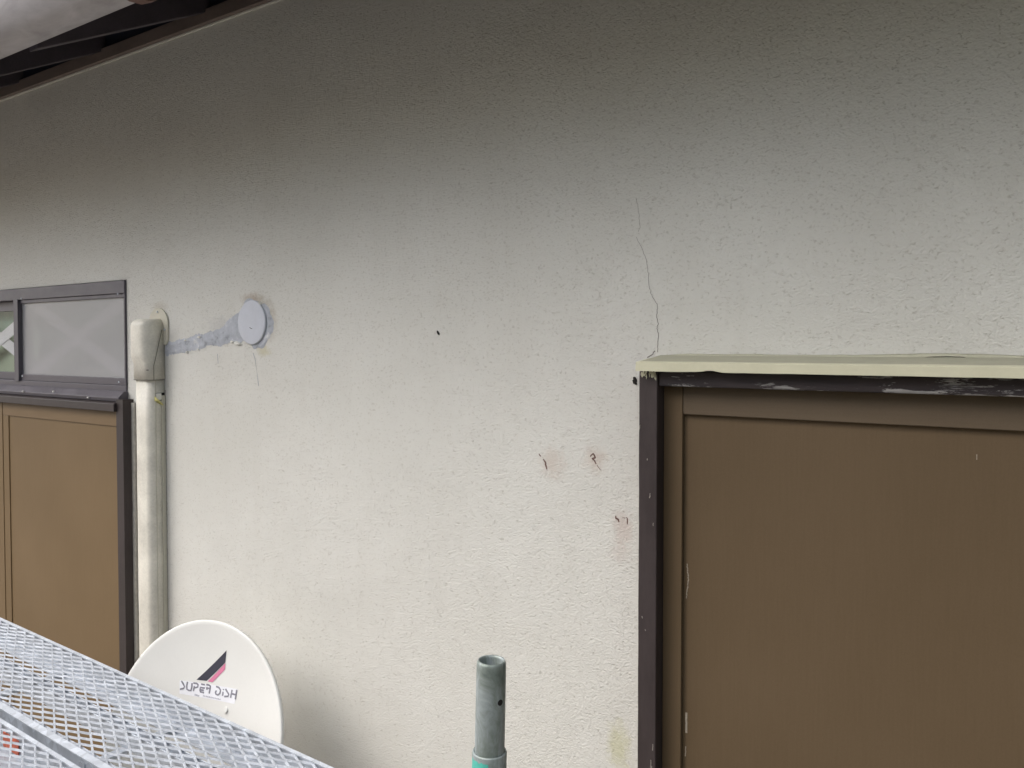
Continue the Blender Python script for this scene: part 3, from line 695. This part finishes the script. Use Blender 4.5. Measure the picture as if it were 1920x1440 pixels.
# ================================================================== scaffold planks
PZ = -.72
def make_plank(y0, y1, x0, x1, label, rib_ys):
    root = tag(empty('scaffold_plank', (x0, (y0+y1)/2, PZ)), label, 'scaffold plank', 'mesh scaffold planks')
    for s, y in ((1, y0), (-1, y1)):       # C channels opening inwards, web set back under the top flange
        m = MB(); t = .0022; h = .050; fl = .0135; wb = .0105 if s == 1 else .001
        P = [(0, .0042), (fl, .0042), (fl, .0042-t), (wb+t, .0042-t), (wb+t, -h+t), (fl*2.6, -h+t), (fl*2.6, -h), (wb, -h), (wb, .0042-t), (0, .0042-t)]
        if s == 1:     # the near side opens outwards, so its recess is in shade
            P = [(0, .0042), (fl, .0042), (fl, -.0035), (.026, -.0035), (.026, -h), (.002, -h), (.002, -h+t), (.024, -h+t), (.024, -.0057), (fl-t, -.0057), (fl-t, .0042-t), (0, .0042-t)]
        if s == -1: P = [(a_ if a_ < fl else a_*.55 if b_ > 0 else a_, b_) for a_, b_ in P]
        m.prism([(y+s*a_, PZ+b_) for a_, b_ in P], x0, x1); m.build('side_rail', M['galvrail'], root)
    for y in rib_ys:
        m = MB(); m.prism([(y-.011, PZ-.0026), (y-.009, PZ-.0026), (y-.009, PZ-.036), (y+.009, PZ-.036), (y+.009, PZ-.0026), (y+.011, PZ-.0026), (y+.011, PZ-.038), (y-.011, PZ-.038)], x0+.01, x1-.01); m.build('centre_rib', M['galvrail'], root)
    k = 0; x = x0+.165
    while x < x1-.05:
        m = MB(); m.box(x-.010, x+.010, y0+.022, y1-.022, PZ-.046, PZ-.0385); m.box(x-.010, x+.010, y0+.022, y0+.030, PZ-.038, PZ-.03)
        m.build('cross_rib', M['galvrail'], root); x += .45
    # expanded metal: diamonds with the long way along the plank, strands standing on edge and leaning
    m = MB(); LW, SW = .0465, .0205
    nx_ = int((x1-x0-.02)/LW); ny = int(round((y1-y0-.020)/(SW/2)))
    ys0 = y0+.013; dy = (y1-y0-.020)/ny
    hv = Vector((0, .0009, .0014)); 
    for j in range(ny):
        for i in range(nx_*2):
            xa = x0+.01+i*LW/2; xb = xa+LW/2; up = (i+j) % 2 == 0
            ya, yb = (ys0+j*dy, ys0+(j+1)*dy) if up else (ys0+(j+1)*dy, ys0+j*dy)
            a = Vector((xa, ya, PZ+(.0012 if up else -.0004))); b = Vector((xb, yb, PZ+(-.0004 if up else .0012)))
            d = (b-a).normalized(); wv = Vector((-d.y, d.x, 0))*.0009
            m.bar(a-d*.0008, b+d*.0008, wv, hv)
    o = m.build('mesh_deck', M['galv'], root)
    for y in (y0+.035, y1-.035):
        for xx, s in ((x0, -1), (x1, 1)):
            m = MB(); m.prism([(y-.012, PZ-.01), (y+.012, PZ-.01), (y+.012, PZ-.035), (y-.012, PZ-.035)], min(xx, xx+s*.05), max(xx, xx+s*.05)); m.build('end_hook', M['galvrail'], root, .001)
    root.rotation_euler.z = R(-1.65)
    return root
make_plank(.735, .962, -2.46, -.66, 'galvanised mesh scaffold plank nearest the wall, in front of the satellite dish', [.846])
p2 = make_plank(.31, .717, -2.46, -.66, 'galvanised mesh scaffold plank at the lower left corner, outside the dark gap', [.42, .56])
m = MB(); q = W(4, 1399, Y=.665)
m.box(q.x-.05, q.x+.012, .7105, .7125, PZ-.040, PZ-.012); m.build('sticker', M['redsticker'], p2)

# ================================================================== scaffold post
DP = 1.085
pt_ = W(921.5, 1237, depth=DP); pl = W(918, 1407, depth=DP)
up = Vector((pt_.x-pl.x, pt_.y-pl.y, pt_.z-pl.z)).normalized()
sp = tag(empty('scaffold_post', (pl.x-up.x*1.7, pl.y-up.y*1.7, GZ)), 'upright scaffold post with grey galvanised spigot and teal painted sleeve', 'scaffold post')
foot = pl - up*((pl.z-GZ)/up.z)
def ringc(c, r, n=48):
    x = up.orthogonal().normalized(); y = up.cross(x)
    return [tuple(c+r*(math.cos(2*math.pi*i/n)*x+math.sin(2*math.pi*i/n)*y)) for i in range(n)]
m = MB(); r = .0209; L = (pt_-pl).length
m.loft([ringc(pl-up*.06, r), ringc(pl+up*(L-.010), r), ringc(pl+up*(L-.004), r*.975), ringc(pl+up*L, r*.90), ringc(pl+up*(L-.0005), r*.82), ringc(pl+up*(L-.004), r*.78), ringc(pl+up*(L-.12), r*.78)], cap=False)
pin = m.build('spigot', M['post'], sp)
m = MB(); m.loft([ringc(pl+up*(L-.119), r*.78), ringc(pl+up*(L-.12), r*.1)], cap=True); m.build('spigot_floor', M['dark'], sp)
hole = W(937, 1317, depth=DP-.015); hd = (hole-(pl+up*((hole-pl).dot(up)))).normalized()
hc = pl+up*((hole-pl).dot(up))
m = MB(); m.tube(hc+hd*(r-.004), hc+hd*(r+.0004), .0042, .0042, 20); m.build('pin_hole', M['dark'], sp)
m = MB(); m.loft([ringc(foot, .0243), ringc(pl-up*.002, .0243), ringc(pl, .0236), ringc(pl, .0213), ringc(pl-up*.004, .0211)], cap=False); m.build('sleeve_tube', M['post'], sp)
m = MB(); n = 48
x_ = up.orthogonal().normalized(); y_ = up.cross(x_); toc = Vector((-pl.x, -pl.y, 0)).normalized(); side_ = up.cross(toc)
rr = []
for k in range(8):
    h = -.007-.22*k/7
    ra = []
    for i in range(17):
        a = R(-78+74*i/16)+.05*mnoise.noise((k*2., i*.7, 0))*(1 if i in (0, 16) else 0)
        dd = toc*math.cos(a)+side_*math.sin(a)*1
        ra.append(tuple(pl+up*(h+.003*mnoise.noise((i*.5, k, 3)))+dd*.02455))
    rr.append(ra)
m.loft(rr, closed=False, cap=False); m.build('teal_band', M['green'], sp)
m = MB(); m.box(foot.x-.07, foot.x+.07, foot.y-.07, foot.y+.07, GZ+.001, GZ+.008); m.build('base_plate', M['galvrail'], sp, .001)
# transom that carries the planks, and the outer post it runs to (below and behind the view)
tz = PZ-.058
trn = MB(); pb = pl+up*((tz-pl.z)/up.z)
trn.tube((pb.x, pb.y-.026, tz), (pb.x, -.33, tz), .0213)
tag(trn.build('scaffold_transom', M['post']), 'short horizontal scaffold tube carrying the right ends of the mesh planks', 'scaffold tube')
m = MB(); m.tube((pb.x, -.355, GZ), (pb.x, -.355, 1.2), .0243)
tag(m.build('scaffold_post', M['post']), 'outer row scaffold post behind the viewer', 'scaffold post')

# ================================================================== unseen objects added to block low sky and tint the wall
nb = tag(empty('neighbour_blocker', (-2, -4.5, GZ)), 'unseen tan house shape added to block low sky and warm the wall', 'house')
m = MB(); m.box(-8, 4, -10, -4.2, GZ, .1)
m.loft([[(-8, y, .1), (4, y, .1), (-2, y, 3.0)] for y in (-10, -4.2)], smooth=False); m.build('wall', mat_var('tan_bounce_wall', (.32, .26, .20), .8, .1, 3), nb)  # added for its light: tan bounces warmth onto the shaded wall top
for sx in (-1, 1):
    m = MB(); a_, b_ = (-2, 3.03), (-2+sx*6.6, -.12)
    m.loft([[(a_[0], y, a_[1]), (b_[0], y, b_[1]), (b_[0], y, b_[1]+.12), (a_[0], y, a_[1]+.12)] for y in (-10.3, -3.9)], smooth=False); m.build('roof', M['roof'], nb)
hg = tag(empty('hedge_blocker', (3.2, -1.6, GZ)), 'unseen leafy mass added right of the scaffold to block sky and tint the wall', 'hedge_blocker')
m = MB(); rnd = random.Random(5)
for i in range(5200):
    c_ = Vector((rnd.uniform(1.5, 3.0), rnd.uniform(-3.6, .6), rnd.uniform(GZ, 1.7))); s = rnd.uniform(.04, .09)
    a = Vector((rnd.gauss(0, 1), rnd.gauss(0, 1), rnd.gauss(0, 1))).normalized(); b = a.orthogonal().normalized(); cc = a.cross(b)
    m.add([c_-b*s, c_+cc*s*.5, c_+b*s, c_-cc*s*.5], [(0, 1, 2, 3)])
m.build('foliage', mat_var('leaf', (.09, .19, .06), .6, .3, 2), hg)  # added out of view; leaves cut sky light and give a green bounce
m = MB()
for i in range(6): m.tube((2.5, -3.4+.75*i, GZ), (2.55, -3.35+.75*i, 1.2), .04, .015, 10)
m.build('stem', M['rafter'], hg)
